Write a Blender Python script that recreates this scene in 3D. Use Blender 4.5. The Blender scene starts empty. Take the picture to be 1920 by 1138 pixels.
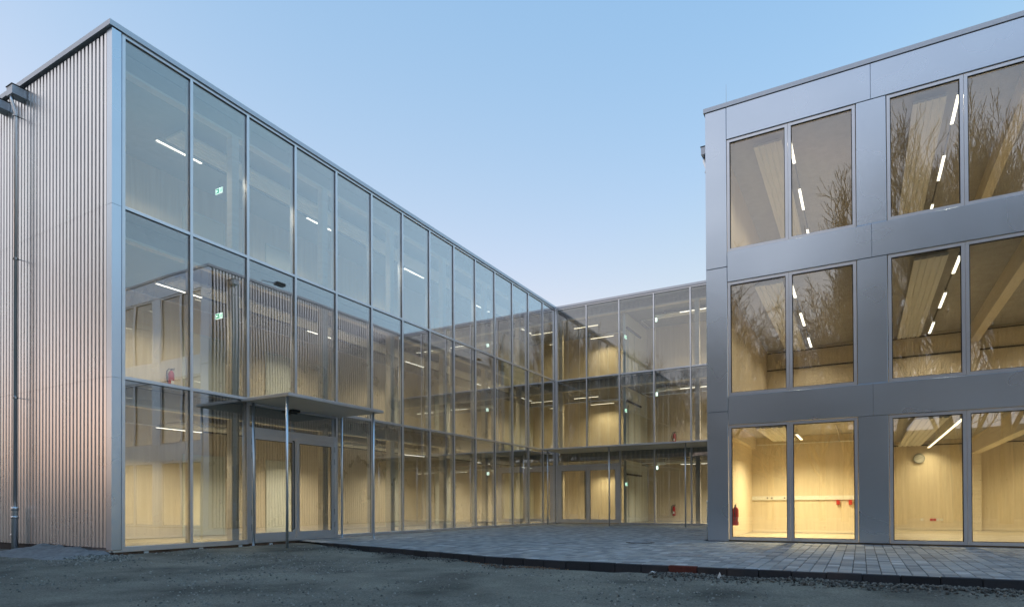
import bpy, bmesh, math, random
from mathutils import Matrix, Vector, noise, Euler
sc = bpy.context.scene
COL = sc.collection

# ------------------------------------------------------------------ camera
yaw, pitch, roll = .5126, .0082, -.0041
CAM = Vector((13.3034, -7.2476, .8454))
fw = Vector((-math.sin(yaw)*math.cos(pitch), math.cos(yaw)*math.cos(pitch), math.sin(pitch)))
rt = Vector((math.cos(yaw), math.sin(yaw), 0)); upv = rt.cross(fw)
r2 = rt*math.cos(roll) + upv*math.sin(roll); u2 = -rt*math.sin(roll) + upv*math.cos(roll)
cam = bpy.data.cameras.new('camera'); cob = bpy.data.objects.new('camera', cam); COL.objects.link(cob)
cob.matrix_world = Matrix(((r2.x, u2.x, -fw.x, CAM.x), (r2.y, u2.y, -fw.y, CAM.y), (r2.z, u2.z, -fw.z, CAM.z), (0, 0, 0, 1)))
cam.sensor_width = 36; cam.lens = 1165.157/1920*36
cam.shift_x = .0004; cam.shift_y = (938.24-569)/1920
cam.clip_start = .05; cam.clip_end = 3000
sc.camera = cob

# ------------------------------------------------------------------ world, sun, exposure
SUN_EL, SUN_ROT = 3.0, 227.0
w = bpy.data.worlds.new('World'); sc.world = w; w.use_nodes = True
nt = w.node_tree; N = nt.nodes; K = nt.links; bg = N['Background']
sky = N.new('ShaderNodeTexSky'); sky.sky_type = 'NISHITA'; sky.sun_disc = False
sky.sun_elevation = math.radians(SUN_EL); sky.sun_rotation = math.radians(SUN_ROT)
sky.air_density = 1; sky.dust_density = .3; sky.ozone_density = 3
STR = .12
sep = N.new('ShaderNodeSeparateColor'); cmb = N.new('ShaderNodeCombineColor'); K.new(sky.outputs[0], sep.inputs[0])
tcd = N.new('ShaderNodeTexCoord'); dotn = N.new('ShaderNodeVectorMath'); dotn.operation = 'DOT_PRODUCT'
dotn.inputs[1].default_value = (-math.sin(math.radians(SUN_ROT)), -math.cos(math.radians(SUN_ROT)), 0); K.new(tcd.outputs['Generated'], dotn.inputs[0])
sp = N.new('ShaderNodeSeparateXYZ'); K.new(tcd.outputs['Generated'], sp.inputs[0])
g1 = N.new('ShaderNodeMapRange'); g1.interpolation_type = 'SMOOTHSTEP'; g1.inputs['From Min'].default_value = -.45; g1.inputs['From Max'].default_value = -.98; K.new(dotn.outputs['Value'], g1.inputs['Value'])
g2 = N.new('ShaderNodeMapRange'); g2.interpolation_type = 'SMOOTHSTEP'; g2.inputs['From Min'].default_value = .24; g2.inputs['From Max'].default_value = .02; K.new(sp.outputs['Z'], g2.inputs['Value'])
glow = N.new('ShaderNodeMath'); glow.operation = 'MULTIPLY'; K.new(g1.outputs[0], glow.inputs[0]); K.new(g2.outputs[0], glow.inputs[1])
for i, (g, k) in enumerate(((1.2, 3.22), (.62, .997), (.30, .891))):
    p = N.new('ShaderNodeMath'); p.operation = 'POWER'; p.inputs[1].default_value = g; K.new(sep.outputs[i], p.inputs[0])
    q = N.new('ShaderNodeMath'); q.operation = 'MULTIPLY'; q.inputs[1].default_value = k/STR; K.new(p.outputs[0], q.inputs[0])
    r_ = N.new('ShaderNodeMath'); r_.operation = 'MINIMUM'; r_.inputs[1].default_value = (.85, .86, .92)[i]/STR; K.new(q.outputs[0], r_.inputs[0])
    # twilight: the sky turned away from the sunset is deeper and bluer
    f_ = N.new('ShaderNodeMapRange'); f_.interpolation_type = 'SMOOTHSTEP'; f_.inputs['From Min'].default_value = 0.0; f_.inputs['From Max'].default_value = .85
    f_.inputs['To Min'].default_value = 1; f_.inputs['To Max'].default_value = (.58, .81, .95)[i]; K.new(dotn.outputs['Value'], f_.inputs['Value'])
    x_ = N.new('ShaderNodeMath'); x_.operation = 'MULTIPLY'; K.new(r_.outputs[0], x_.inputs[0]); K.new(f_.outputs[0], x_.inputs[1])
    # sunset glow low over the horizon
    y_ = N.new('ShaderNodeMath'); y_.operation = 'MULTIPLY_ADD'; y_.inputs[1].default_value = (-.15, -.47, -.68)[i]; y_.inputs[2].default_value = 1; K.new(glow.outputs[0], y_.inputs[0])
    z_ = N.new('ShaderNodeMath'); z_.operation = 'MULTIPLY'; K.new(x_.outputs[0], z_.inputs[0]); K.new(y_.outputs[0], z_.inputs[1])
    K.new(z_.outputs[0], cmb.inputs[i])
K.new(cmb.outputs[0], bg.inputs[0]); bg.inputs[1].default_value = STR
sl = bpy.data.lights.new('sun', 'SUN'); sl.energy = .35; sl.angle = math.radians(8); sl.color = (1, .62, .42)
so = bpy.data.objects.new('sun', sl); COL.objects.link(so)
sd = Vector((math.sin(math.radians(SUN_ROT)), math.cos(math.radians(SUN_ROT)), math.tan(math.radians(SUN_EL)))).normalized()
so.rotation_euler = sd.to_track_quat('Z', 'Y').to_euler(); so.location = (-20, -20, 30)
sc.view_settings.view_transform = 'Standard'; sc.view_settings.look = 'None'
sc.view_settings.exposure = 0; sc.view_settings.gamma = 1; sc.view_settings.use_curve_mapping = False
cy = sc.cycles
cy.max_bounces = 10; cy.diffuse_bounces = 4; cy.glossy_bounces = 5; cy.transparent_max_bounces = 24; cy.transmission_bounces = 4
cy.sample_clamp_indirect = 2.5; cy.caustics_reflective = False; cy.caustics_refractive = False
cy.use_denoising = True; cy.use_light_tree = True; cy.blur_glossy = .5

# ------------------------------------------------------------------ materials
def mat(name, color=(.5, .5, .5), rough=.5, metal=0, emit=None, estr=0):
    m = bpy.data.materials.new(name); m.use_nodes = True
    b = m.node_tree.nodes['Principled BSDF']
    b.inputs['Base Color'].default_value = (*color, 1); b.inputs['Roughness'].default_value = rough
    b.inputs['Metallic'].default_value = metal
    if emit: b.inputs['Emission Color'].default_value = (*emit, 1); b.inputs['Emission Strength'].default_value = estr
    return m

class NT:
    def __init__(s, m): s.m = m; s.t = m.node_tree; s.b = s.t.nodes['Principled BSDF']
    def n(s, kind, **kw):
        o = s.t.nodes.new('ShaderNode'+kind)
        for k, v in kw.items():
            if k.startswith('i_'):
                key = k[2:]; key = int(key) if key.isdigit() else key.replace('_', ' ')
                o.inputs[key].default_value = v
            else: setattr(o, k, v)
        return o
    def l(s, a, b): s.t.links.new(a, b)
    def pos(s, scale=(1, 1, 1)):
        g = s.n('NewGeometry'); mp = s.n('Mapping'); mp.inputs['Scale'].default_value = scale
        s.l(g.outputs['Position'], mp.inputs['Vector']); return mp.outputs[0]
    def noise(s, vec, scale, detail=4, rough=.5):
        o = s.n('TexNoise'); o.inputs['Scale'].default_value = scale; o.inputs['Detail'].default_value = detail
        o.inputs['Roughness'].default_value = rough; s.l(vec, o.inputs['Vector']); return o.outputs[0]
    def ramp(s, fac, stops):
        o = s.n('ValToRGB'); e = o.color_ramp.elements
        while len(e) < len(stops): e.new(.5)
        for i, (p, c) in enumerate(stops):
            e[i].position = p; e[i].color = (*c, 1) if len(c) == 3 else c
        s.l(fac, o.inputs[0]); return o.outputs[0]
    def mix(s, fac, a, b, mode='MIX'):
        o = s.n('Mix', data_type='RGBA', blend_type=mode)
        if isinstance(fac, (int, float)): o.inputs[0].default_value = fac
        else: s.l(fac, o.inputs[0])
        for v, k in ((a, 6), (b, 7)):
            if isinstance(v, tuple): o.inputs[k].default_value = (*v, 1)
            else: s.l(v, o.inputs[k])
        return o.outputs[2]
    def math(s, op, a, b=0):
        o = s.n('Math', operation=op)
        for v, k in ((a, 0), (b, 1)):
            if isinstance(v, (int, float)): o.inputs[k].default_value = v
            else: s.l(v, o.inputs[k])
        return o.outputs[0]
    def bump(s, h, strength, dist):
        o = s.n('Bump'); o.inputs['Strength'].default_value = strength; o.inputs['Distance'].default_value = dist
        s.l(h, o.inputs['Height']); s.l(o.outputs[0], s.b.inputs['Normal']); return o
    def col(s, c): s.l(c, s.b.inputs['Base Color'])
    def rgh(s, c): s.l(c, s.b.inputs['Roughness'])

M = {}
def wood(name, a, b, horiz=False):
    m = mat(name, a, .6); t = NT(m)
    v = t.pos((9, 9, .45) if not horiz else (.5, .5, 12))
    n1 = t.noise(v, 1.6, 5, .6)
    c = t.ramp(n1, [(.3, b), (.68, a)])
    v2 = t.pos((7.2, 7.2, .0) if not horiz else (0, 0, 6))          # board to board tone
    wn = t.n('TexVoronoi'); t.l(v2, wn.inputs['Vector']); wn.inputs['Scale'].default_value = 1
    bw = t.n('RGBToBW'); t.l(wn.outputs['Color'], bw.inputs[0])
    c = t.mix(t.math('MULTIPLY', bw.outputs[0], .22), c, tuple(x*.72 for x in b))
    v3 = t.pos((1, 1, .55)); vo = t.n('TexVoronoi'); vo.inputs['Scale'].default_value = 4.6; t.l(v3, vo.inputs['Vector'])
    k = t.ramp(vo.outputs['Distance'], [(.03, (1, 1, 1)), (.085, (0, 0, 0))])
    c = t.mix(t.math('MULTIPLY', k, .6), c, (.30, .18, .09))
    t.col(c); t.bump(n1, .08, .01); return m
M['clt'] = wood('spruce_panel', (.80, .71, .55), (.68, .585, .43))
M['beam'] = wood('glulam', (.84, .77, .64), (.72, .64, .50), True)
def simple(name, c, r=.5, metal=0, var=.15, scale=3, bump=0):
    m = mat(name, c, r, metal); t = NT(m); v = t.pos()
    n1 = t.noise(v, scale, 5, .6)
    t.col(t.ramp(n1, [(.25, tuple(x*(1-var) for x in c)), (.75, tuple(min(1, x*(1+var)) for x in c))]))
    if bump: t.bump(t.noise(v, scale*14, 3), .3, bump)
    return m
M['ceiling'] = simple('wood_wool_board', (.27, .27, .265), .9, 0, .12, 5, .004)
M['ceilingR'] = simple('light_wood_wool', (.42, .405, .38), .9, 0, .12, 5, .004)
M['floor'] = simple('linoleum', (.42, .37, .27), .4, 0, .06, 2)
M['frame'] = simple('grey_aluminium', (.80, .81, .84), .33, .8, .05, 2)
M['gasket'] = mat('black_rubber', (.012, .013, .016), .6)
M['doorwhite'] = simple('pale_door_paint', (.70, .72, .64), .45, 0, .03, 1)
M['white'] = simple('white_sheet', (.80, .80, .76), .45, 0, .04, 1.5)
M['steel'] = simple('handle_steel', (.5, .5, .5), .3, 1, .05, 5)
M['dark'] = mat('dark_plastic', (.03, .032, .035), .5)
M['brown'] = simple('brown_board', (.15, .085, .05), .8, 0, .5, 6)
M['membrane_rib_shade'] = simple('black_membrane_and_rib_shade', (.02, .022, .026), .6, 0, .3, 5)
M['red'] = mat('red_paint', (.42, .018, .015), .32)
M['paper'] = mat('white_plastic', (.75, .75, .73), .6)
M['dial'] = mat('clock_dial', (.42, .42, .38), .5)
M['green'] = mat('sign_green', (.0, .25, .10), .5, 0, (.0, .42, .16), 1.0)
M['signw'] = mat('sign_white', (.8, .9, .85), .5, 0, (.75, 1, .86), 2.2)
M['firestop'] = simple('grey_closure', (.30, .33, .37), .6, 0, .05, 2)
M['soffit'] = simple('grey_soffit', (.50, .52, .50), .5, 0, .05, 2)
M['redsocket'] = mat('red_plastic', (.5, .04, .02), .4)

def metal_panel(name, c, rough, streak, bump=.35, metal=.95):
    m = mat(name, c, rough, metal); t = NT(m)
    v = t.pos(); v2 = t.pos((1, 1, .12) if streak == 'v' else (.2, .2, 1))
    n1 = t.noise(v2, 1.6, 2, .5); n2 = t.noise(v, .7, 2, .5)
    t.col(t.mix(t.math('MULTIPLY', n1, .3), tuple(x*1.04 for x in c), tuple(x*.82 for x in c)))
    t.rgh(t.ramp(n2, [(.3, (rough-.02,)*3), (.7, (rough+.03,)*3)]))
    if bump: t.bump(t.noise(t.pos((1.2, 1.2, 1.6)), .8, 2), bump, .03)
    return m
M['panel'] = metal_panel('brushed_steel_cladding', (.66, .735, .82), .28, 'h', .05)
M['corr'] = metal_panel('corrugated_aluminium', (.94, .925, .91), .28, 'v', 0)
M['coping'] = metal_panel('coping_metal', (.66, .69, .74), .40, 'h', 0, .5)
M['zinc'] = metal_panel('galvanised_steel', (.84, .86, .88), .30, 'v', 0, .95)

def glass(name, r0, tint, power):
    m = bpy.data.materials.new(name); m.use_nodes = True; t = m.node_tree; t.nodes.clear()
    out = t.nodes.new('ShaderNodeOutputMaterial'); mx = t.nodes.new('ShaderNodeMixShader')
    tr = t.nodes.new('ShaderNodeBsdfTransparent'); tr.inputs[0].default_value = (*tint, 1)
    gl = t.nodes.new('ShaderNodeBsdfGlossy'); gl.inputs['Roughness'].default_value = 0; gl.inputs[0].default_value = (.97, .98, 1, 1)
    lw = t.nodes.new('ShaderNodeLayerWeight'); lw.inputs[0].default_value = .5
    pw = t.nodes.new('ShaderNodeMath'); pw.operation = 'POWER'; pw.inputs[1].default_value = power
    mr = t.nodes.new('ShaderNodeMapRange'); mr.inputs['To Min'].default_value = r0; mr.inputs['To Max'].default_value = 1
    t.links.new(lw.outputs['Facing'], pw.inputs[0]); t.links.new(pw.outputs[0], mr.inputs[0]); t.links.new(mr.outputs[0], mx.inputs[0])
    g = t.nodes.new('ShaderNodeNewGeometry'); no = t.nodes.new('ShaderNodeTexNoise'); no.inputs['Scale'].default_value = .55; no.inputs['Detail'].default_value = 1
    t.links.new(g.outputs['Position'], no.inputs['Vector'])
    bu = t.nodes.new('ShaderNodeBump'); bu.inputs['Strength'].default_value = .25; bu.inputs['Distance'].default_value = .012
    t.links.new(no.outputs[0], bu.inputs['Height']); t.links.new(bu.outputs[0], gl.inputs['Normal'])
    t.links.new(tr.outputs[0], mx.inputs[1]); t.links.new(gl.outputs[0], mx.inputs[2]); t.links.new(mx.outputs[0], out.inputs[0])
    return m
M['glass'] = glass('facade_glass', .10, (.96, .98, .97), 1.35)
M['glassR'] = glass('window_glass', .15, (.96, .97, .95), 3)

# ground
m = M['ground'] = mat('gravel_ground', (.1, .1, .1), .95); t = NT(m); v = t.pos()
a = t.noise(v, .55, 5, .6); b = t.noise(t.pos((.6, 1.6, 1)), 1.7, 6, .65); c = t.noise(v, 42, 6, .8)
c1 = t.ramp(a, [(.34, (.115, .118, .10)), (.50, (.28, .28, .235)), (.64, (.385, .375, .31))])
c1 = t.mix(t.ramp(b, [(.52, (0, 0, 0)), (.72, (.45, .45, .45))]), c1, (.20, .175, .16))
c1 = t.mix(.85, c1, t.ramp(c, [(.32, (.25, .25, .25)), (.68, (1.45, 1.45, 1.45))]), 'MULTIPLY')
t.col(c1); t.bump(t.math('ADD', c, t.noise(v, 90, 3)), .9, .03)
def stonemat(name, lo, hi):
    m = mat(name, hi, .9); t = NT(m); g = t.n('NewGeometry')
    t.col(t.ramp(g.outputs['Random Per Island'], [(0, lo), (1, hi)])); t.bump(t.noise(t.pos(), 60, 3), .5, .01); return m
M['stone'] = stonemat('gravel_stone', (.10, .11, .105), (.44, .44, .40))
M['darkstone'] = stonemat('dark_chipping', (.05, .052, .05), (.24, .24, .215))
M['redstone'] = stonemat('reddish_rubble', (.13, .07, .045), (.25, .17, .11))
def piece(name, stops, rough, bump):
    m = mat(name, stops[0][1], rough); t = NT(m); g = t.n('NewGeometry'); o = t.n('ObjectInfo')
    f = t.math('FRACT', t.math('ADD', g.outputs['Random Per Island'], o.outputs['Random']))
    c = t.ramp(f, stops); n1 = t.noise(t.pos(), 35, 4, .7); n2 = t.noise(t.pos(), .8, 3)
    c = t.mix(.7, c, t.ramp(n1, [(.25, (.68, .68, .68)), (.75, (1.15, 1.15, 1.15))]), 'MULTIPLY')
    c = t.mix(t.ramp(n2, [(.6, (0, 0, 0)), (.72, (.35, .35, .35))]), c, (.17, .12, .09))
    t.col(c); t.bump(n1, .4, bump); return m
M['paver'] = piece('concrete_paver', [(0, (.19, .21, .22)), (.35, (.29, .31, .32)), (.6, (.40, .40, .385)), (.85, (.33, .36, .38)), (1, (.55, .565, .57))], .62, .004)
M['kerb'] = piece('dark_kerb_concrete', [(0, (.022, .027, .034)), (1, (.05, .057, .068))], .85, .004)
M['redkerb'] = simple('rusty_red_block', (.13, .035, .025), .8, 0, .4, 14, .004)
M['bed'] = mat('paver_bedding', (.03, .032, .034), .95)
M['sand'] = simple('grey_sand', (.27, .285, .295), .95, 0, .4, 9, .03)
m = M['bark'] = mat('bark', (.13, .085, .055), .9); t = NT(m); t.col(t.ramp(t.noise(t.pos((3, 3, .6)), 3, 5), [(.3, (.27, .18, .11)), (.7, (.52, .36, .22))]))
M['litter'] = simple('leaf_litter', (.065, .05, .036), .95, 0, .45, 1.3)
M['iron'] = simple('cast_iron', (.09, .08, .075), .6, .6, .3, 20)

# ------------------------------------------------------------------ builders
WM = {}
def link(o, parent, loc):
    COL.objects.link(o); o.location = loc
    if parent is not None:
        o.parent = parent; o.matrix_parent_inverse = Matrix.Translation(-WM[parent.name])
    WM[o.name] = Vector(loc); return o
def thing(name, label, cat, loc, group=None):
    o = bpy.data.objects.new(name, None); o.empty_display_size = .2
    link(o, None, loc); o['label'] = label; o['category'] = cat
    if group: o['group'] = group
    return o
def tag(o, label, cat, group=None):
    o['label'] = label; o['category'] = cat
    if group: o['group'] = group
    return o
class MB:
    def __init__(s): s.v = []; s.f = []
    def box(s, x0, x1, y0, y1, z0, z1):
        if x0 > x1: x0, x1 = x1, x0
        if y0 > y1: y0, y1 = y1, y0
        if z0 > z1: z0, z1 = z1, z0
        n = len(s.v)
        s.v += [(x0, y0, z0), (x1, y0, z0), (x1, y1, z0), (x0, y1, z0), (x0, y0, z1), (x1, y0, z1), (x1, y1, z1), (x0, y1, z1)]
        s.f += [tuple(n+i for i in q) for q in ((0, 3, 2, 1), (4, 5, 6, 7), (0, 1, 5, 4), (1, 2, 6, 5), (2, 3, 7, 6), (3, 0, 4, 7))]
        return s
    def tube(s, pts, rads, seg=10, cap=True):
        pts = [Vector(p) for p in pts]; rings = []
        if isinstance(rads, (int, float)): rads = [rads]*len(pts)
        ref = None
        for i, p in enumerate(pts):
            d = (pts[min(i+1, len(pts)-1)]-pts[max(i-1, 0)])
            d = d.normalized() if d.length > 1e-9 else Vector((0, 0, 1))
            if ref is None or abs(d.dot(ref)) > .98: ref = Vector((1, 0, 0)) if abs(d.x) < .8 else Vector((0, 1, 0))
            a = (ref-d*ref.dot(d)).normalized(); b = d.cross(a); ref = a
            n = len(s.v); rings.append(n)
            for k in range(seg):
                an = 2*math.pi*k/seg; s.v.append(tuple(p+(a*math.cos(an)+b*math.sin(an))*rads[i]))
        for i in range(len(pts)-1):
            for k in range(seg):
                k2 = (k+1) % seg; s.f.append((rings[i]+k, rings[i]+k2, rings[i+1]+k2, rings[i+1]+k))
        if cap:
            s.f.append(tuple(rings[0]+k for k in reversed(range(seg)))); s.f.append(tuple(rings[-1]+k for k in range(seg)))
        return s
    def prism(s, prof, axis, a0, a1, closed=True):
        """prof: list of 2D points in the plane normal to axis ('x': (y,z), 'y': (x,z), 'z': (x,y))"""
        n = len(s.v); k = len(prof)
        for a in (a0, a1):
            for p, q in prof:
                s.v.append({'x': (a, p, q), 'y': (p, a, q), 'z': (p, q, a)}[axis])
        for i in range(k if closed else k-1):
            j = (i+1) % k; s.f.append((n+i, n+j, n+k+j, n+k+i))
        if closed: s.f.append(tuple(n+i for i in reversed(range(k)))); s.f.append(tuple(n+k+i for i in range(k)))
        return s
    def make(s, name, material, parent=None, smooth=False, fix=True):
        xs = [v[0] for v in s.v]; ys = [v[1] for v in s.v]; zs = [v[2] for v in s.v]
        c = Vector(((min(xs)+max(xs))/2, (min(ys)+max(ys))/2, min(zs)))
        me = bpy.data.meshes.new(name); me.from_pydata([(v[0]-c.x, v[1]-c.y, v[2]-c.z) for v in s.v], [], s.f)
        if fix:
            bm = bmesh.new(); bm.from_mesh(me); bmesh.ops.recalc_face_normals(bm, faces=bm.faces); bm.to_mesh(me); bm.free()
        me.materials.append(material)
        if smooth:
            for p in me.polygons: p.use_smooth = True
        return link(bpy.data.objects.new(name, me), parent, c)
CACHE = {}
def box(name, x0, x1, y0, y1, z0, z1, material, parent=None, bevel=0):
    """one box part; alike boxes share mesh data; origin at its base"""
    if x0 > x1: x0, x1 = x1, x0
    if y0 > y1: y0, y1 = y1, y0
    if z0 > z1: z0, z1 = z1, z0
    key = (round(x1-x0, 3), round(y1-y0, 3), round(z1-z0, 3), material.name, bevel)
    if key not in CACHE:
        me = bpy.data.meshes.new(name); bm = bmesh.new(); bmesh.ops.create_cube(bm, size=1)
        for vv in bm.verts: vv.co = Vector((vv.co.x*(x1-x0), vv.co.y*(y1-y0), (vv.co.z+.5)*(z1-z0)))
        if bevel: bmesh.ops.bevel(bm, geom=list(bm.edges), offset=bevel, segments=1, affect='EDGES')
        bm.to_mesh(me); bm.free(); me.materials.append(material); CACHE[key] = me
    return link(bpy.data.objects.new(name, CACHE[key]), parent, ((x0+x1)/2, (y0+y1)/2, z0))

YB, T1, T2, TP, BM = 20.94, 7.0646, 3.5269, 10.6277, 1.6706
YR = 8.857; XR = 9.926
FL = (0.0, 3.54, 7.08)              # finished floors
CE = (3.08, 6.62, 10.20)            # ceilings of the glazed wings
CER = (2.95, 6.52, 10.07)           # ceilings of the classroom wing
ORD = ['first', 'second', 'third', 'fourth', 'fifth', 'sixth']
FN = ['ground floor', 'middle floor', 'top floor']

def corrugated(name, x0, x1, z0, z1, plane, axis, out, period, depth, parent):
    """ribbed sheet, thin but solid; axis 'x': runs along x facing out*y; axis 'y': runs along y facing out*x"""
    prof = []; n = int(round((x1-x0)/period)); p = (x1-x0)/n
    for i in range(n):
        a = x0+i*p
        prof += [(a, 0), (a+.38*p, 0), (a+.42*p, depth), (a+.96*p, depth)]
    prof.append((x1, 0))
    fr = [(u, plane+out*d) for u, d in prof]; bk = [(u, plane+out*(d-.004)) for u, d in reversed(prof)]
    if axis == 'y': fr = [(q, p_) for p_, q in fr]; bk = [(q, p_) for p_, q in bk]
    b = MB(); n0 = len(fr)
    for z in (z0, z1):
        for q in fr+bk: b.v.append((q[0], q[1], z))
    k = 2*n0
    for i in range(k): b.f.append((i, (i+1) % k, k+(i+1) % k, k+i))
    for i in range(n0-1): b.f.append((k+i, k+i+1, k+k-2-i, k+k-1-i)); b.f.append((i+1, i, k-1-i, k-2-i))
    o_ = b.make(name, M['corr'], parent, fix=False); o_.data.materials.append(M['membrane_rib_shade'])   # shade between the ribs painted as dark valley faces
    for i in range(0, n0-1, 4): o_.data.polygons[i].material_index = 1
    return o_

# ------------------------------------------------------------------ ground and terrace
KP = [(-2, 5.2), (1.5, 3.97), (5, 2.97), (7.4, 2.22), (9, 2.0), (12, 1.96), (16, 2.1), (26, 2.3)]
def kerb_y(x):
    for (a, ya), (b, yb) in zip(KP, KP[1:]):
        if x <= b: return ya+(yb-ya)*(x-a)/(b-a)
    return KP[-1][1]
def sst(a, b, x):
    t_ = max(0, min(1, (x-a)/(b-a))); return t_*t_*(3-2*t_)
def ground_z(x, y):
    far = sst(14, 60, math.hypot(x-8, y+2))
    z = -.115-.085*sst(.3, 5, x)-.05*sst(1.5, -6, y)
    z += .028*noise.noise(Vector((x*.7, y*.9, 0)))+.014*noise.noise(Vector((x*2.3, y*2.9, 4)))+.006*noise.noise(Vector((x*7, y*8, 9)))
    dk = kerb_y(x)-y
    if x > 1.6 and 0 < dk < 1.1: z += (.035+.03*noise.noise(Vector((x*1.3, 0, 7))))*math.exp(-((dk-.28)/.26)**2)
    if x > 1.5 and dk < 0: z -= .06*sst(0, -.3, dk)
    if x < .3: z -= .02
    return z*(1-far)+(-.3+.5*noise.noise(Vector((x*.02, y*.02, 1))))*far if far < 1 else -.3+.5*noise.noise(Vector((x*.02, y*.02, 1)))
def axis_coords(lo, hi, step, far):
    c = [lo+i*step for i in range(int((hi-lo)/step)+1)]; a = lo; d = step; L = []
    while a > -far: d *= 1.45; a -= d; L.append(a)
    a = c[-1]; d = step; R = []
    while a < far: d *= 1.45; a += d; R.append(a)
    return L[::-1]+c+R
gx = axis_coords(-5, 17.5, .085, 600); gy = axis_coords(-5.2, 4.6, .075, 600)
gv = [(x, y, ground_z(x, y)) for y in gy for x in gx]; nx = len(gx)
gf = [(j*nx+i, j*nx+i+1, (j+1)*nx+i+1, (j+1)*nx+i) for j in range(len(gy)-1) for i in range(nx-1)]
me = bpy.data.meshes.new('ground'); me.from_pydata(gv, [], gf); me.materials.append(M['ground'])
for p in me.polygons: p.use_smooth = True
g = link(bpy.data.objects.new('ground', me), None, (0, 0, 0)); g['kind'] = 'structure'; g['label'] = 'rough dark gravel yard in front of the buildings'

V = []; F = []; nbx, nby = 90, 16                                   # bank added beyond the yard to darken low reflections and block low sun
for j in range(nby+1):
    for i in range(nbx+1):
        x = -190+380*i/nbx; v_ = j/nby; y = -25-6*math.cos(x*.02)-v_*60+((x-10)/190)**2*40
        h = (10.0-3.4*sst(-14, -38, x))*sst(0, .42, v_)*(1+.12*noise.noise(Vector((x*.06, 0, 3))))
        V.append((x, y, -.9+h+.6*noise.noise(Vector((x*.15, y*.2, 8)))*sst(0, .2, v_)))
for j in range(nby):
    for i in range(nbx): F.append((j*(nbx+1)+i+1, j*(nbx+1)+i, (j+1)*(nbx+1)+i, (j+1)*(nbx+1)+i+1))
me = bpy.data.meshes.new('added_bank'); me.from_pydata(V, [], F); me.materials.append(M['litter'])
for p in me.polygons: p.use_smooth = True
hl = link(bpy.data.objects.new('added_bank', me), None, (0, 0, 0)); hl['kind'] = 'structure'; hl['label'] = 'brown leaf covered bank added across the yard to block low sky, seen only mirrored'

ter = bpy.data.objects.new('paved_terrace', None); link(ter, None, (8, 6, -.09)); ter['kind'] = 'structure'
ter['label'] = 'grey block paved terrace between the wings behind a dark kerb'
b = MB()                                                            # bedding under the blocks
xs = [.06+i*.5 for i in range(42)]
for xa, xb in zip(xs, xs[1:]):
    xb = min(xb, 20.6); ye = YB-.04 if xb < XR else YR-.02
    if xa < XR < xb: ye = YR-.02
    n = len(b.v); ya, yb2 = kerb_y(xa)+.03, kerb_y(xb)+.03
    b.v += [(xa, ya, -.072), (xb, yb2, -.072), (xb, ye, -.072), (xa, ye, -.072)]; b.f.append((n, n+1, n+2, n+3))
b.make('bedding', M['bed'], ter)
rnd = random.Random(5)
pav = []
PW = .17
i = 0; x = .1
while x < 20.4:
    ylim = YB-.06 if x+PW < XR+.02 else YR-.03
    y = kerb_y(x)+.09+(0 if i % 2 else -.0)
    first = True
    while y < ylim-.05:
        ln = rnd.choice((.17, .21, .255, .255, .30))
        if first: ln *= rnd.choice((.6, 1)); first = False
        if x < 1.65 and y+ln < 4.05: y += ln; continue
        ln = min(ln, ylim-y); pav.append((x, y, ln, rnd.uniform(-.0022, .0022))); y += ln
    x += PW; i += 1
pav.sort(key=lambda q: ((q[0]-CAM.x)**2+(q[1]-CAM.y)**2) if (Vector((q[0], q[1], 0))-CAM).normalized().dot(rt) < .6 else 1e9)
def paver_geo(b, x0, x1, y0, y1, z):
    n = len(b.v); c = .007; zb = -.085
    b.v += [(x0, y0, zb), (x1, y0, zb), (x1, y1, zb), (x0, y1, zb), (x0, y0, z-c), (x1, y0, z-c), (x1, y1, z-c), (x0, y1, z-c),
            (x0+c, y0+c, z), (x1-c, y0+c, z), (x1-c, y1-c, z), (x0+c, y1-c, z)]
    for q in ((0, 1, 5, 4), (1, 2, 6, 5), (2, 3, 7, 6), (3, 0, 4, 7), (4, 5, 9, 8), (5, 6, 10, 9), (6, 7, 11, 10), (7, 4, 8, 11), (8, 9, 10, 11)):
        b.f.append(tuple(n+k for k in q))
pm = {}; G = .004
for (x, y, ln, dz) in pav[:300]:
    key = round(ln, 2)
    if key not in pm:
        bb = MB(); paver_geo(bb, -PW/2+G, PW/2-G, G-key/2, key/2-G, -.0)
        bb.v = [(a, c, d if d > -.05 else -.025) for a, c, d in bb.v]
        me = bpy.data.meshes.new('paver'); me.from_pydata([(a, c, d+.025) for a, c, d in bb.v], [], bb.f); me.materials.append(M['paver']); pm[key] = me
    link(bpy.data.objects.new('paver', pm[key]), ter, (x+PW/2, y+ln/2, -.06-.025+dz))
b = MB()
for (x, y, ln, dz) in pav[300:]: paver_geo(b, x+G, x+PW-G, y+G, y+ln-G, -.06+dz)
o = b.make('paver_field', M['paver'], ter, fix=False); o['kind'] = 'stuff'
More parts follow.
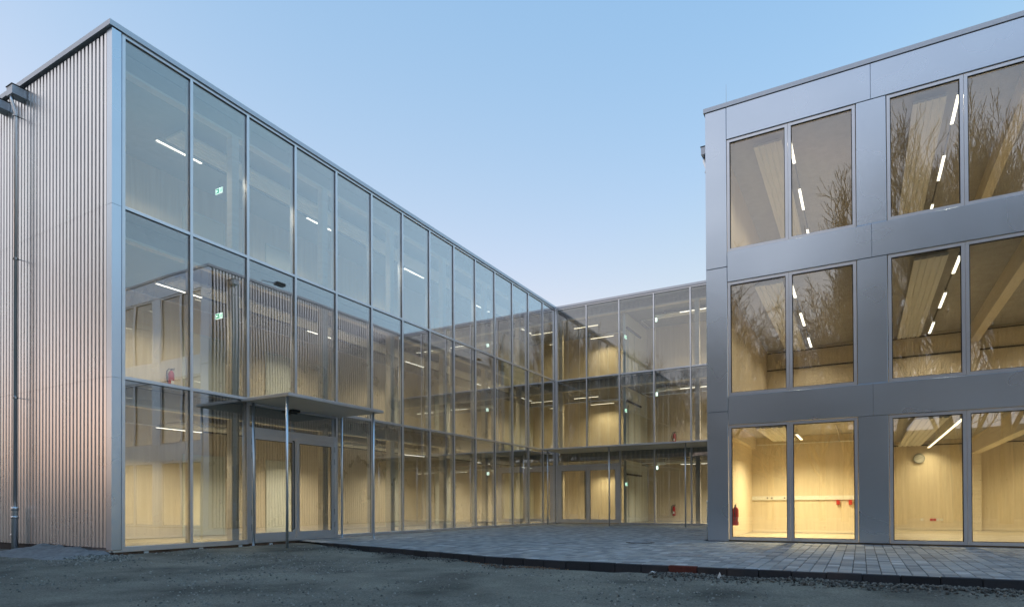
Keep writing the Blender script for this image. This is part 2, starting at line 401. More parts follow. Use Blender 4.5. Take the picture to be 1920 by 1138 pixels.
# kerb stones
x = 1.55; kl = .42; k = 0
while x < 20.3:
    x2 = x+kl; y0, y1 = kerb_y(x), kerb_y(x2); L = math.hypot(kl, y1-y0)
    red = k == 22
    ln = L-.008
    ck = ('kerb', round(ln, 3), red)
    if ck not in CACHE:
        me = bpy.data.meshes.new('kerb_stone'); bm = bmesh.new(); bmesh.ops.create_cube(bm, size=1)
        for vv in bm.verts: vv.co = Vector((vv.co.x*ln, vv.co.y*(.085 if not red else .10), vv.co.z*.30-.15))
        bmesh.ops.bevel(bm, geom=list(bm.edges), offset=.008, segments=1, affect='EDGES')
        bm.to_mesh(me); bm.free(); me.materials.append(M['redkerb'] if red else M['kerb']); CACHE[ck] = me
    o = bpy.data.objects.new('kerb_stone', CACHE[ck]); link(o, ter, ((x+x2)/2, (y0+y1)/2+.04, -.055+(.006 if red else rnd.uniform(-.004, .004))))
    o.rotation_euler.z = math.atan2(y1-y0, kl)+rnd.uniform(-.006, .006)
    if red: o['label'] = 'rusty reddish kerb block'
    x = x2; k += 1
# manhole
mh = thing('manhole_cover', 'round manhole cover with concrete middle set in the block paving', 'manhole', (8.62, 7.43, -.06))
b = MB(); b.tube([(8.62, 7.43, -.08), (8.62, 7.43, -.053)], .345, 32); b.make('ring', M['iron'], mh)
b = MB(); b.tube([(8.62, 7.43, -.07), (8.62, 7.43, -.049)], .25, 28); b.make('concrete_infill', M['sand'], mh)

# gravel
ICO = []
bm = bmesh.new(); bmesh.ops.create_icosphere(bm, subdivisions=1, radius=1); bm.verts.ensure_lookup_table()
IV = [v_.co.copy() for v_ in bm.verts]; IF = [tuple(v_.index for v_ in f_.verts) for f_ in bm.faces]; bm.free()
def stones(name, pts, material, label, kind='stuff'):
    V = []; F = []
    for (x, y, z, s) in pts:
        e = Euler((rnd.uniform(0, 6.3), rnd.uniform(0, 6.3), rnd.uniform(0, 6.3))).to_matrix(); n = len(V)
        sx, sy, sz = s*rnd.uniform(.7, 1.3), s*rnd.uniform(.6, 1.1), s*rnd.uniform(.45, .9)
        for c in IV:
            j = rnd.uniform(.75, 1.2); q = e @ Vector((c.x*sx*j, c.y*sy*j, c.z*sz*j)); V.append((x+q.x, y+q.y, z+q.z))
        F += [tuple(n+k for k in f_) for f_ in IF]
    me = bpy.data.meshes.new(name); me.from_pydata(V, [], F); me.materials.append(material)
    o = link(bpy.data.objects.new(name, me), None, (0, 0, 0)); o['kind'] = kind; o['label'] = label; return o
P = []
for _ in range(3600):                                               # band of chippings along the kerb
    x = rnd.uniform(10.6, 19); d = abs(rnd.gauss(.20, .17))+.03
    y = kerb_y(x)-d; P.append((x, y, ground_z(x, y)+rnd.uniform(-.002, .022), rnd.uniform(.008, .028)))
for _ in range(2600):
    x = rnd.uniform(2.2, 8.4); d = abs(rnd.gauss(.16, .12))+.03
    if noise.noise(Vector((x*.9, 3, 3))) < -.12: continue
    y = kerb_y(x)-d; P.append((x, y, ground_z(x, y)+rnd.uniform(-.002, .016), rnd.uniform(.007, .02)))
stones('kerb_gravel', P, M['darkstone'], 'loose grey stone chippings lying along the dark kerb')
P = []
for _ in range(22000):
    x = rnd.uniform(-4, 16.5); y = rnd.uniform(-5, 4)
    if y > kerb_y(x)-.3 and x > 1.5 or x < .05 and y > -.4: continue
    dn = noise.noise(Vector((x*.5, y*.7, 11)))
    if dn < -.05+rnd.uniform(-.25, .25): continue
    P.append((x, y, ground_z(x, y)+.001, rnd.choice((.006, .007, .009, .012, .017, .022))))
for _ in range(1500):
    x = rnd.gauss(.0, .6); y = rnd.gauss(-.62, .2)-.12*x
    P.append((x, y, ground_z(x, y)+.004+.05*math.exp(-((x)/.5)**2-((y+.6)/.25)**2)*rnd.random(), rnd.uniform(.008, .034)))
stones('scattered_gravel', P, M['stone'], 'small stones scattered over the gravel yard')
P = []
for _ in range(300):
    x = rnd.gauss(8.2, .45); y = kerb_y(x)-abs(rnd.gauss(.2, .08)); P.append((x, y, ground_z(x, y)+.006, rnd.uniform(.008, .022)))
stones('brick_rubble', P, M['redstone'], 'reddish brown rubble beside the kerb in the middle')
# sand heap at the foot of the corrugated wall
V = []; F = []; na, nb = 60, 18
for j in range(nb+1):
    for i in range(na+1):
        u = i/na; v_ = j/nb; x = -3.7+u*3.9; y = -.28-v_*1.15
        h = .19*math.sin(math.pi*min(1, u*1.02))**.35*(1-v_)**1.2*sst(0, .12, u) if 0 < u < 1 else 0
        h *= 1+.5*noise.noise(Vector((x*2.2, y*3, 2))); V.append((x, y, ground_z(x, y)-.015+max(0, h)+.012*noise.noise(Vector((x*9, y*9, 5)))*(h > .01)))
for j in range(nb):
    for i in range(na): F.append((j*(na+1)+i, j*(na+1)+i+1, (j+1)*(na+1)+i+1, (j+1)*(na+1)+i))
b = MB(); b.v = V; b.f = F
o = b.make('sand_heap', M['sand'], None, True, fix=False); tag(o, 'low ridge of grey sand heaped at the foot of the corrugated wall', 'sand heap')
# litter
b = MB(); b.v = [(0, 0, 0), (.07, .01, 0), (.045, .05, .005), (.035, .025, .085), (.03, .035, .08)]; b.f = [(0, 1, 3), (1, 2, 3), (2, 4, 3), (2, 0, 4), (0, 3, 4), (0, 2, 1)]
zz = ground_z(11.55, 1.66)
b.v = [(p[0]+11.55, p[1]+1.66, p[2]+zz) for p in b.v]; tag(b.make('paper_scrap', M['paper'], None), 'folded white paper scrap standing by the kerb near the red block', 'litter')
b = MB(); zz = ground_z(10.62, 1.72)
b.v = [(p[0]+10.58, p[1]+1.70, p[2]+zz) for p in ((0, 0, 0), (.1, .0, .004), (.11, .06, .004), (.01, .07, 0), (.02, .02, .035), (.085, .02, .03), (.08, .05, .028), (.03, .05, .04))]
b.f = [(0, 1, 5, 4), (1, 2, 6, 5), (2, 3, 7, 6), (3, 0, 4, 7), (4, 5, 6, 7), (3, 2, 1, 0)]
tag(b.make('plastic_scrap', M['paper'], None), 'crumpled white plastic scrap on the gravel left of the red block', 'litter')

# ------------------------------------------------------------------ shared fittings
def strip_light(x0, x1, y0, y1, z, ceil, power, color, label, group):
    """hung strip light; runs along y when y extent is the longer one; lit face at height z"""
    al = y1-y0 > x1-x0
    t_ = thing('strip_light', label, 'ceiling light', ((x0+x1)/2, (y0+y1)/2, z), group)
    box('housing', x0, x1, y0, y1, z+.006, z+.06, M['white'], t_)
    m_ = .008
    box('diffuser', x0+m_, x1-m_, y0+m_, y1-m_, z, z+.006, LAMPMAT[color], t_)
    for k_ in (.15, .85):
        px, py = ((x0+x1)/2, y0+(y1-y0)*k_) if al else (x0+(x1-x0)*k_, (y0+y1)/2)
        bb = MB(); bb.tube([(px, py, z+.06), (px, py, ceil)], .004, 5); bb.make('hanger', M['steel'], t_)
    if power:
        ld = bpy.data.lights.new('lamp', 'AREA'); ld.shape = 'RECTANGLE'
        ld.size, ld.size_y = (x1-x0)*.8, (y1-y0)*.95; ld.energy = power; ld.color = LAMPCOL[color]; ld.spread = math.radians(140)
        lo = bpy.data.objects.new('lamp', ld); link(lo, t_, ((x0+x1)/2, (y0+y1)/2, z-.004))
    return t_
LAMPCOL = {'warm': (1, .82, .48), 'soft': (1, .87, .66)}
LAMPMAT = {'warm': mat('lamp_warm', (.8, .8, .8), .5, 0, (1, .86, .60), 2.6), 'soft': mat('lamp_soft', (.8, .8, .8), .5, 0, (1, .93, .78), 3.0)}

def ceiling_panel(x0, x1, y0, y1, z, label, ribs=5, along='y'):
    b = MB(); n = ribs; p = []
    a0, a1 = (x0, x1) if along == 'y' else (y0, y1); st = (a1-a0)/n
    p.append((a0, z+.06)); p.append((a0, z))
    for i in range(n):
        a = a0+i*st; p += [(a+.12*st, z), (a+.78*st, z), (a+.86*st, z+.022), (a+.98*st, z+.022)]
    p += [(a1, z+.022), (a1, z+.06)]
    if along == 'y': b.prism(p, 'y', y0, y1)
    else: b.prism(p, 'x', x0, x1)
    t_ = thing('ceiling_panel', label, 'ceiling panel', ((x0+x1)/2, (y0+y1)/2, z), 'ribbed ceiling panels')
    b.make('ribbed_sheet', M['white'], t_)
    bb = MB()
    if along == 'y':
        for yy in (y0+.03, y1-.03): bb.box(x0+.02, x1-.02, yy-.015, yy+.015, z+.062, z+.09)
    else:
        for xx in (x0+.03, x1-.03): bb.box(xx-.015, xx+.015, y0+.02, y1-.02, z+.062, z+.09)
    bb.make('hanging_rail', M['steel'], t_); return t_

def extinguisher(x, y, z, face, label):
    """wall mounted; z = bottom, face = unit vector pointing off the wall"""
    fx, fy = face; cx_, cy_ = x+fx*.10, y+fy*.10
    t_ = thing('fire_extinguisher', label, 'fire extinguisher', (cx_, cy_, z), 'fire extinguishers')
    b = MB(); b.tube([(cx_, cy_, z+h) for h in (0, .012, .03, .40, .45, .485, .50)], [.06, .074, .078, .078, .064, .036, .026], 18); b.make('cylinder', M['red'], t_, True)
    b = MB(); b.tube([(cx_, cy_, z+.50), (cx_, cy_, z+.55)], .022, 10); sx, sy = -fy, fx
    b.tube([(cx_, cy_, z+.545), (cx_+sx*.10, cy_+sy*.10, z+.575)], .011, 6); b.tube([(cx_, cy_, z+.53), (cx_+sx*.09, cy_+sy*.09, z+.525)], .008, 6)
    b.make('valve', M['dark'], t_)
    b = MB(); hp = [(0, .53), (-.07, .54), (-.125, .47), (-.135, .35), (-.12, .22), (-.095, .14)]
    b.tube([(cx_+sx*a, cy_+sy*a, z+h) for a, h in hp], .014, 7); b.make('hose', M['dark'], t_, True)
    b = MB(); b.tube([(cx_, cy_, z+.15), (cx_, cy_, z+.31)], .0792, 18, False); o_ = b.make('label_plate', M['paper'], t_, True)
    keep = MB()
    # keep only the front third of the label band
    vs = [(cx_+.0795*(fx*math.cos(a)+sx*math.sin(a)), cy_+.0795*(fy*math.cos(a)+sy*math.sin(a))) for a in [(-.6+.2*i) for i in range(7)]]
    for h in (.10, .22):
        for q in vs: keep.v.append((q[0], q[1], z+h))
    keep.f = [(i, i+1, i+8, i+7) for i in range(6)]
    bpy.data.objects.remove(o_); keep.make('label_plate', M['paper'], t_)
    b = MB(); b.box(min(x, cx_)-.012, max(x, cx_)+.012, min(y, cy_)-.012, max(y, cy_)+.012, z+.42, z+.44); b.make('bracket', M['steel'], t_)
    return t_

def exit_sign(x, y, z, w_, h_, label, normal='-y', ceil=None):
    t_ = thing('exit_sign', label, 'exit sign', (x, y, z), 'exit signs')
    def bx(name, a0, a1, z0, z1, d0, d1, mt):
        if normal == '-y': return box(name, x+a0, x+a1, y-d1, y-d0, z+z0, z+z1, mt, t_)
        return box(name, x+d0, x+d1, y+a0, y+a1, z+z0, z+z1, mt, t_)
    bx('housing', -w_/2, w_/2, 0, h_, -.03, .0, M['white'])
    bx('lit_face', -w_/2+.006, w_/2-.006, .006, h_-.006, .0, .003, M['signw'])
    bx('green_field', -w_/2+.02, .02, .02, h_-.02, .003, .005, M['green'])
    # arrow: bar and head, running figure: head, body and legs
    bx('arrow_bar', -w_*.36, -w_*.14, h_*.44, h_*.56, .005, .007, M['signw'])
    bx('arrow_head', -w_*.40, -w_*.32, h_*.33, h_*.67, .005, .007, M['signw'])
    f_ = bx('figure', w_*.20, w_*.30, h_*.30, h_*.68, .003, .006, M['green']); bx('figure_head', w_*.22, w_*.29, h_*.72, h_*.86, .003, .006, M['green'])
    bx('figure_leg', w_*.14, w_*.24, h_*.15, h_*.30, .003, .006, M['green']); bx('door_field', w_*.36, w_*.44, h_*.15, h_*.85, .003, .006, M['green'])
    if ceil:
        bb = MB(); bb.box(x-w_*.4, x+w_*.4, y, y+.028, z+h_, z+h_+.03); bb.tube([(x, y+.014, z+h_), (x, y+.014, ceil)], .008, 6); bb.make('mount', M['dark'], t_)
    return t_

def corridor_door(parent, y0, y1, z0, h, xw, glassy=False):
    """door on a wall at x = xw facing +x"""
    d = box('door', xw+.004, xw+.028, y0+.06, y1-.06, z0+.008, z0+h-.06, M['doorwhite'], parent)
    b = MB(); b.box(xw, xw+.045, y0, y0+.055, z0, z0+h); b.box(xw, xw+.045, y1-.055, y1, z0, z0+h); b.box(xw, xw+.044, y0+.055, y1-.055, z0+h-.055, z0+h)
    b.make('door_frame', M['doorwhite'], d)
    b = MB(); yh = y1-.14; b.tube([(xw+.028, yh, z0+1.05), (xw+.075, yh, z0+1.05), (xw+.075, yh-.12, z0+1.05)], .010, 7)
    b.make('handle', M['steel'], d)
    b = MB(); b.box(xw+.028, xw+.034, yh-.022, yh+.022, z0+.93, z0+.975); b.make('lock_plate', M['steel'], d); return d

# ================================================================== LEFT GLAZED WING
LW = thing('glazed_wing', 'three storey wing with long glass facade and corrugated metal end wall', 'building', (-2, 10, 0))
Z0 = -.005
box('floor_slab', -3.6, -.05, -.12, 25.0, -.35, FL[0], M['floor'], LW)
for i in (0, 1):
    box('floor_slab', -3.6, -.36, -.12, 25.0, CE[i], FL[i+1], M['ceiling'], LW)
    box('floor_finish', -3.6, -.36, -.10, 25.0, FL[i+1]+.002, FL[i+1]+.006, M['floor'], LW)
    box('closure_strip', -.355, -.03, -.10, YB, FL[i+1]-.09, FL[i+1]-.012, M['firestop'], LW)
box('roof_slab', -9.0, -.36, -.12, 25.5, CE[2], 10.66, M['ceiling'], LW)
box('closure_strip', -.355, -.03, -.10, YB, 10.56, 10.655, M['firestop'], LW)
for i in range(3):
    zt = CE[i]
    box('corridor_wall', -3.8, -3.6, -.11, 25.2, FL[i]+.003, zt-.003, M['clt'], LW)
    box('skirting', -3.598, -3.580, -.05, 24.9, FL[i]+.007, FL[i]+.07, M['beam'], LW)
    box('end_lining', -3.595, -.06, -.10, -.03, FL[i]+.008, zt-.004, M['clt'], LW)
    box('edge_beam', -.56, -.36, -.02, YB-.02, zt-.05, zt+.34, M['beam'], LW)
    for j in range(1, 7):
        yc = 3*j-.06
        box('column', -.57, -.37, yc-.10, yc+.10, FL[i]+.008, zt-.052, M['beam'], LW)
    for (a, c) in ((3.60, 4.95), (6.45, 7.60), (12.3, 13.4), (15.65, 16.8)):
        corridor_door(LW, a, c, FL[i]+.006, 2.36, -3.6)
    box('light_track', -1.83, -1.79, 3.0, 20.5, zt-.27, zt-.235, M['dark'], LW)
    for k_, ya in enumerate((1.78, 6.56, 11.34, 16.34, 20.6)):
        zl = (2.80, 6.35, 9.90)[i]
        strip_light(-1.85, -1.77, ya, ya+1.22, zl, zt, (84, 56, 34)[i], 'soft',
                    'lit strip light, %s from the corrugated end, %s corridor of the left glass wing' % (ORD[k_], FN[i]), 'corridor strip lights')
    ceiling_panel(-1.72, -1.06, 1.95, 20.4, zt-.24, 'long white ribbed panel under the %s corridor ceiling of the left glass wing' % FN[i])
# facade frame: caps, gaskets, inner profiles
def v_mullion(y, z0, z1, w_=.07, par=LW):
    c = box('mullion', .0, .035, y-w_/2, y+w_/2, z0, z1, M['frame'], par, .004)
    box('gasket', -.026, .0, y-w_/2+.006, y+w_/2-.006, z0, z1, M['gasket'], c)
    box('inner_profile', -.16, -.028, y-.026, y+.026, z0, z1, M['frame'], c)
def h_transom(y0, y1, z, w_=.07, par=LW):
    c = box('transom', .0, .031, y0, y1, z-w_/2, z+w_/2, M['frame'], par, .004)
    box('gasket', -.0255, .0, y0, y1, z-w_/2+.006, z+w_/2-.006, M['gasket'], c)
    box('inner_profile', -.155, -.0285, y0, y1, z-.026, z+.026, M['frame'], c)
for i in range(15):
    y = 1.5*i if i < 14 else YB-.03
    if i == 3: v_mullion(y, T2, TP+.03)
    else: v_mullion(y, -.03 if i not in (2, 4) else -.06, TP+.03)
for z in (T1, TP): h_transom(-.02, YB, z)
h_transom(-.02, YB, T2)
h_transom(-.02, 2.97, .0); h_transom(6.03, YB, .0)
for i in range(14):
    y0 = 1.5*i; y1 = 1.5*(i+1) if i < 13 else YB-.03
    for k_, (za, zb) in enumerate(((.0, T2), (T2, T1), (T1, TP))):
        if k_ == 0 and i in (2, 3): continue
        box('pane', -.024, -.010, y0+.012, y1-.012, za+.012, zb-.012, M['glass'], LW)
# entrance door in bays 3 and 4
DT = 2.80
h_transom(3.03, 5.97, 3.44, .08); h_transom(3.03, 5.97, DT, .10)
box('fanlight_pane', -.024, -.010, 3.04, 5.96, DT+.02, 3.42, M['glass'], LW)
fr = MB(); fr.box(-.05, .03, 3.031, 3.10, .0, DT-.05); fr.box(-.05, .03, 5.90, 5.969, .0, DT-.05); fr.box(-.05, .028, 3.1, 5.9, DT-.13, DT-.05)
fr.make('door_frame', M['frame'], LW)
def glazed_leaf(parent, a0, a1, z0, z1, axis, plane, st=.11, bot=.17):
    """door leaf with stiles, rails and a pane; axis 'y' -> leaf in the plane x = plane facing +x; axis 'x' -> y = plane facing -y"""
    b = MB()
    def bb(p0, p1, q0, q1, d0, d1, tgt=None):
        tb = tgt or b
        if axis == 'y': tb.box(plane+d0, plane+d1, p0, p1, q0, q1)
        else: tb.box(p0, p1, plane-d1, plane-d0, q0, q1)
    bb(a0, a0+st, z0, z1, -.03, .025); bb(a1-st, a1, z0, z1, -.03, .025)
    bb(a0+st, a1-st, z0, z0+bot, -.03, .024); bb(a0+st, a1-st, z1-st, z1, -.03, .024)
    leaf = b.make('door_leaf', M['frame'], parent)
    pb = MB(); bb(a0+st-.01, a1-st+.01, z0+bot-.01, z1-st+.01, -.012, .0, pb); pb.make('pane', M['glassR'], leaf)
    gb = MB()
    for (p0, p1, q0, q1) in ((a0+st, a0+st+.012, z0+bot, z1-st), (a1-st-.012, a1-st, z0+bot, z1-st), (a0+st+.012, a1-st-.012, z1-st-.012, z1-st)): bb(p0, p1, q0, q1, .0, .02, gb)
    gb.make('gasket', M['gasket'], leaf)
    return leaf
l1 = glazed_leaf(LW, 3.105, 4.49, .01, DT-.135, 'y', 0); l2 = glazed_leaf(LW, 4.51, 5.895, .01, DT-.135, 'y', 0)
b = MB(); b.tube([(.025, 4.40, .25), (.07, 4.40, .25), (.07, 4.40, DT-.2), (.025, 4.40, DT-.2)], .016, 8); b.make('pull_bar', M['dark'], l1)
for lf, yy in ((l1, 3.10), (l2, 5.90)):
    for zz in (.25, .62, 2.05, 2.4):
        bb = MB(); bb.tube([(.04, yy, zz), (.04, yy, zz+.16)], .013, 8); bb.make('hinge', M['steel'], lf)
box('threshold', -.05, .04, 3.02, 5.98, -.06, .008, M['frame'], LW)
# plinth and labels at the foot
box('sill_profile', .0, .045, -.20, 3.0, -.075, -.032, M['zinc'], LW); box('sill_profile', .0, .03, 6.0, YB-.1, -.075, -.032, M['zinc'], LW)
for (a, c) in ((-.18, .95), (.96, 1.9), (1.91, 2.98), (2.99, 4.4), (4.41, 5.4)):
    box('plinth_board', -.02, .028, a, c, -.30, -.076, M['brown'], LW)
for y in (.42, 1.68, 2.72, 3.62): box('white_clip', .029, .055, y, y+.09, -.135, -.085, M['paper'], LW)
# corner post and corrugated end wall
cp = MB(); cp.prism([(-.14, -.245), (.05, -.245), (.05, -.06), (.0, -.06), (.0, -.035), (-.14, -.035)], 'z', -.02, 3.50); cp.make('corner_post', M['panel'], LW)
for a, c in ((3.506, 7.04), (7.046, 10.64)):
    cp = MB(); cp.prism([(-.14, -.245), (.05, -.245), (.05, -.06), (.0, -.06), (.0, -.035), (-.14, -.035)], 'z', a, c); cp.make('corner_post', M['panel'], LW)
box('end_wall', -9.0, -.145, -.17, -.125, -.3, 10.64, M['firestop'], LW)
for (a, c) in ((.02, 3.52), (3.524, 7.05), (7.054, 10.60)):
    for (xa, xb) in ((-9.0, -6.1), (-6.1, -3.2), (-3.2, -.15)):
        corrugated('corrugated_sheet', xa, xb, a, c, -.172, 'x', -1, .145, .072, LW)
box('base_membrane', -9.0, -2.85, -.235, -.175, -.3, .005, M['membrane_rib_shade'], LW)
box('base_flashing', -2.84, -.02, -.255, -.175, -.075, -.03, M['zinc'], LW); box('plinth_board', -2.84, -.02, -.24, -.18, -.3, -.076, M['brown'], LW)
# coping with overhang
cpv = MB(); cpv.box(-.35, .075, -.30, YB-.06, 10.665, 10.775); cpv.make('coping', M['coping'], LW)
cpv = MB(); cpv.box(-9.0, -.351, -.30, .10, 10.665, 10.775); cpv.make('coping', M['coping'], LW)
def lightning_rod(x, y, z, h, label):
    t_ = thing('lightning_rod', label, 'lightning rod', (x, y, z), 'lightning rods')
    b = MB(); b.tube([(x, y, z), (x, y, z+h)], [.006, .003], 6); b.make('rod', M['steel'], t_)
    b = MB(); b.box(x-.04, x+.04, y-.04, y+.04, z, z+.02); b.make('foot', M['steel'], t_)
lightning_rod(-.12, -.12, 10.776, .12, 'short thin lightning rod tip on the left wing roof corner')
# rainwater heads and downpipe on the end wall
def downpipe(parent, x, y, nx_, ny_, ztop, zbot):
    """pipe standing off a wall at (x, y); (nx_, ny_) = outward normal"""
    h = MB(); sx, sy = abs(ny_), abs(nx_)
    def hb(tb, a, d0, d1, z0, z1): tb.box(x-sx*a+nx_*d0, x+sx*a+nx_*d1, y-sy*a+ny_*d0, y+sy*a+ny_*d1, z0, z1)
    px, py = x+nx_*.16, y+ny_*.16; qx, qy = x+nx_*.24, y+ny_*.24
    d = MB(); d.tube([(qx, qy, ztop-.02), (qx, qy, ztop-.12), (px, py, ztop-.38), (px, py, zbot+1.05)], .037, 14); dp = d.make('downpipe', M['zinc'], parent, True)
    e = MB(); e.tube([(px, py, zbot+1.05), (px, py, zbot+1.04), (px, py, zbot)], [.066, .066, .066], 14); e.make('standpipe', M['zinc'], dp, True)
    for za_, zb_, ra_ in ((.80, .86, .076), (.98, 1.07, .074)):
        e = MB(); e.tube([(px, py, zbot+za_), (px, py, zbot+zb_)], ra_, 14); e.make('sleeve', M['zinc'], dp, True)
    e = MB(); e.tube([(px, py, zbot+.42), (px-sx*.12-sy*.03, py+ny_*.02-sy*.1, zbot+.42)], .035, 8); e.make('cleanout_cap', M['zinc'], dp, True)
    for zz in (ztop-.45, 6.55, 3.35):
        if zz > zbot+1.1:
            k_ = MB(); k_.tube([(px, py, zz), (px, py, zz+.035)], .060, 14); k_.tube([(px, py, zz+.018), (x+sx*.02, y+sy*.02, zz+.018)], .009, 6); k_.make('bracket', M['steel'], dp)
    hb(h, .135, -.05, .29, ztop-.0, ztop+.20); hd = h.make('rainwater_head', M['coping'], parent)
    k_ = MB(); hb(k_, .15, -.05, .305, ztop+.201, ztop+.215); k_.make('lid', M['dark'], hd)
downpipe(LW, -3.62, -.25, 0, -1, 10.30, -.2)
h = MB(); h.box(-4.62, -4.32, -.52, -.2, 10.28, 10.48); hd = h.make('rainwater_head', M['coping'], LW); k_ = MB(); k_.box(-4.635, -4.305, -.535, -.2, 10.481, 10.495); k_.make('lid', M['dark'], hd)
for i in (1, 2):
    exit_sign(-2.62, 4.08, CE[i]-.42, .32, .17, 'green and white exit sign hanging in the %s corridor of the left glass wing' % FN[i], '-y', CE[i])
extinguisher(-3.6, 3.22, 3.54+.62, (1, 0), 'red fire extinguisher in the middle floor corner of the left glass wing')

# canopy over the left entrance
cn = thing('entrance_canopy', 'thin flat canopy on four round posts over the left entrance', 'canopy', (.9, 4.4, -.12))
box('roof_plate', .045, 1.72, 2.78, 6.08, 3.435, 3.505, M['frame'], cn, .004)
box('roof_soffit', .10, 1.66, 2.84, 6.02, 3.428, 3.434, M['soffit'], cn)
for (x, y, zb) in ((.17, 3.04, -.13), (1.58, 2.86, -.16), (.17, 6.05, -.06), (1.58, 5.82, -.06)):
    b = MB(); b.tube([(x, y, zb-.03), (x, y, 3.43)], .031, 14); pst = b.make('post', M['zinc'], cn, True)
    b = MB(); b.box(x-.06, x+.06, y-.06, y+.06, zb+.001, zb+.012); b.make('base_plate', M['zinc'], pst)
b = MB(); b.box(.05, .19, 4.25, 4.5, 3.36, 3.427); b.box(.08, .14, 4.3, 4.45, 3.32, 3.36); b.make('sensor', M['dark'], cn)

# ================================================================== BACK GLAZED WING
BW = thing('linking_wing', 'glazed three storey link at the far end of the courtyard', 'building', (5, 23, 0))
XE = XR-.03
box('floor_slab', -.04, 12, YB+.02, 25.0, -.35, FL[0]-.002, M['floor'], BW)
for i in (0, 1):
    box('floor_slab', -.35, 12, YB+.36, 25.0, CE[i]+.001, FL[i+1]-.001, M['ceiling'], BW)
    box('floor_finish', -.35, 12, YB+.36, 25.0, FL[i+1]+.001, FL[i+1]+.005, M['floor'], BW)
    box('closure_strip', -.02, XE, YB+.03, YB+.355, FL[i+1]-.09, FL[i+1]-.012, M['firestop'], BW)
box('roof_slab', -.35, 12, YB+.36, 25.5, CE[2]+.001, 10.65, M['ceiling'], BW)
box('closure_strip', -.02, XE, YB+.03, YB+.355, 10.56, 10.655, M['firestop'], BW)
for i in range(3):
    zt = CE[i]; f0 = FL[i]
    box('rear_wall', -3.59, 12, 25.0, 25.2, f0+.004, zt-.004, M['clt'], BW)
    box('skirting', 3.6, 11.9, 24.98, 24.998, f0+.008, f0+.07, M['beam'], BW)
    box('side_wall', 11.8, 12, YB+.4, 24.99, f0+.008, zt-.004, M['clt'], BW)
    box('edge_beam', .0, XE, YB+.36, YB+.56, zt-.06, zt+.34, M['beam'], BW)
    box('partition_wall', 3.32, 3.46, YB+.58, 24.97, f0+.009, zt-.062, M['doorwhite'], BW)
    box('column', .02, .20, YB+.37, YB+.57, f0+.009, zt-.065, M['beam'], BW); box('column', 6.78, 6.98, YB+.37, YB+.57, f0+.009, zt-.065, M['beam'], BW)
    d = box('double_door', 3.462, 3.49, 21.72, 23.62, f0+.01, f0+2.2, M['doorwhite'], BW)
    for (a, c) in ((21.78, 22.63), (22.71, 23.56)):
        b = MB(); b.box(3.491, 3.497, a+.12, c-.12, f0+.25, f0+2.05); b.make('door_glass', M['doorwhite'], d)
        b = MB(); b.box(3.4905, 3.4945, a, a+.02, f0+.02, f0+2.18); b.make('leaf_edge', M['gasket'], d)
    b = MB(); b.tube([(3.53, 22.60, f0+1.05), (3.53, 22.50, f0+1.05)], .012, 6); b.make('handle', M['steel'], d)
    b = MB(); b.box(3.465, 3.53, 21.55, 23.75, f0+2.30, f0+2.38); b.make('door_closer_rail', M['dark'], d)
    b = MB(); b.tube([(3.9, 24.0, zt-.25), (3.9, 22.6, zt-.25), (4.6, 22.5, zt-.28), (5.1, 22.5, zt-.25), (5.1, 22.5, zt)], .03, 8); b.tube([(.5, 24.2, zt-.2), (2.6, 24.2, zt-.2), (2.6, 24.2, zt)], .04, 8)
    b.make('ceiling_pipe', M['zinc'], BW, True)
    zl = zt-.34
    for k_, (xa, xb, yy) in enumerate(((.56, 1.88, 21.95), (.56, 1.88, 24.2), (5.95, 7.2, 21.95), (8.3, 9.5, 21.95))):
        strip_light(xa, xb, yy-.04, yy+.04, zl, zt, (46, 40, 36)[i]*(.75 if k_ < 2 else 2.0), 'warm' if k_ < 2 else 'soft',
                    'lit strip light, %s, %s of the far link wing' % (('front one left of the partition', 'rear one left of the partition', 'nearest right of the partition', 'far right one')[k_], FN[i]), 'link wing strip lights')
    ceiling_panel(4.6, 9.6, 22.3, 22.9, zt-.22, 'white ribbed panel under the %s ceiling of the far link wing' % FN[i], 4, 'x')
    exit_sign(3.462, 21.5, f0+1.78, .30, .16, 'lit exit sign beside the white double door, %s of the far link' % FN[i], '+x')
    ex = thing('emergency_lamp', 'small bright emergency lamp under the %s ceiling of the far link' % FN[i], 'lamp', (4.75, 22.2, zt-.5), 'emergency lamps')
    box('lit_body', 4.70, 4.80, 22.15, 22.25, zt-.52, zt-.36, M['signw'], ex); b = MB(); b.tube([(4.75, 22.2, zt-.36), (4.75, 22.2, zt)], .012, 6); b.make('stem', M['steel'], ex)
extinguisher(4.85, 25.0, .30, (0, -1), 'red fire extinguisher on the ground floor rear wall of the far link')
extinguisher(4.9, 25.0, 3.54+.52, (0, -1), 'red fire extinguisher on the middle floor rear wall of the far link')
box('wall_socket', 2.22, 2.30, 24.985, 24.999, .30, .46, M['redsocket'], BW)
def bm_mullion(x, z0, z1, w_=.062):
    c = box('mullion', x-w_/2, x+w_/2, YB-.035, YB, z0, z1, M['frame'], BW, .004)
    box('gasket', x-w_/2+.006, x+w_/2-.006, YB, YB+.026, z0, z1, M['gasket'], c)
    box('inner_profile', x-.026, x+.026, YB+.028, YB+.16, z0, z1, M['frame'], c)
def bm_transom(x0, x1, z, w_=.062):
    c = box('transom', x0, x1, YB-.031, YB, z-w_/2, z+w_/2, M['frame'], BW, .004)
    box('gasket', x0, x1, YB, YB+.0255, z-w_/2+.006, z+w_/2-.006, M['gasket'], c)
    box('inner_profile', x0, x1, YB+.0285, YB+.155, z-.026, z+.026, M['frame'], c)
for i in range(6):
    x = BM*i if i else .075
    z0 = T2 if i == 1 else -.03
    bm_mullion(x, z0, TP+.03, .09 if i == 0 else .062)
bm_mullion(XE-.04, -.03, TP+.03)
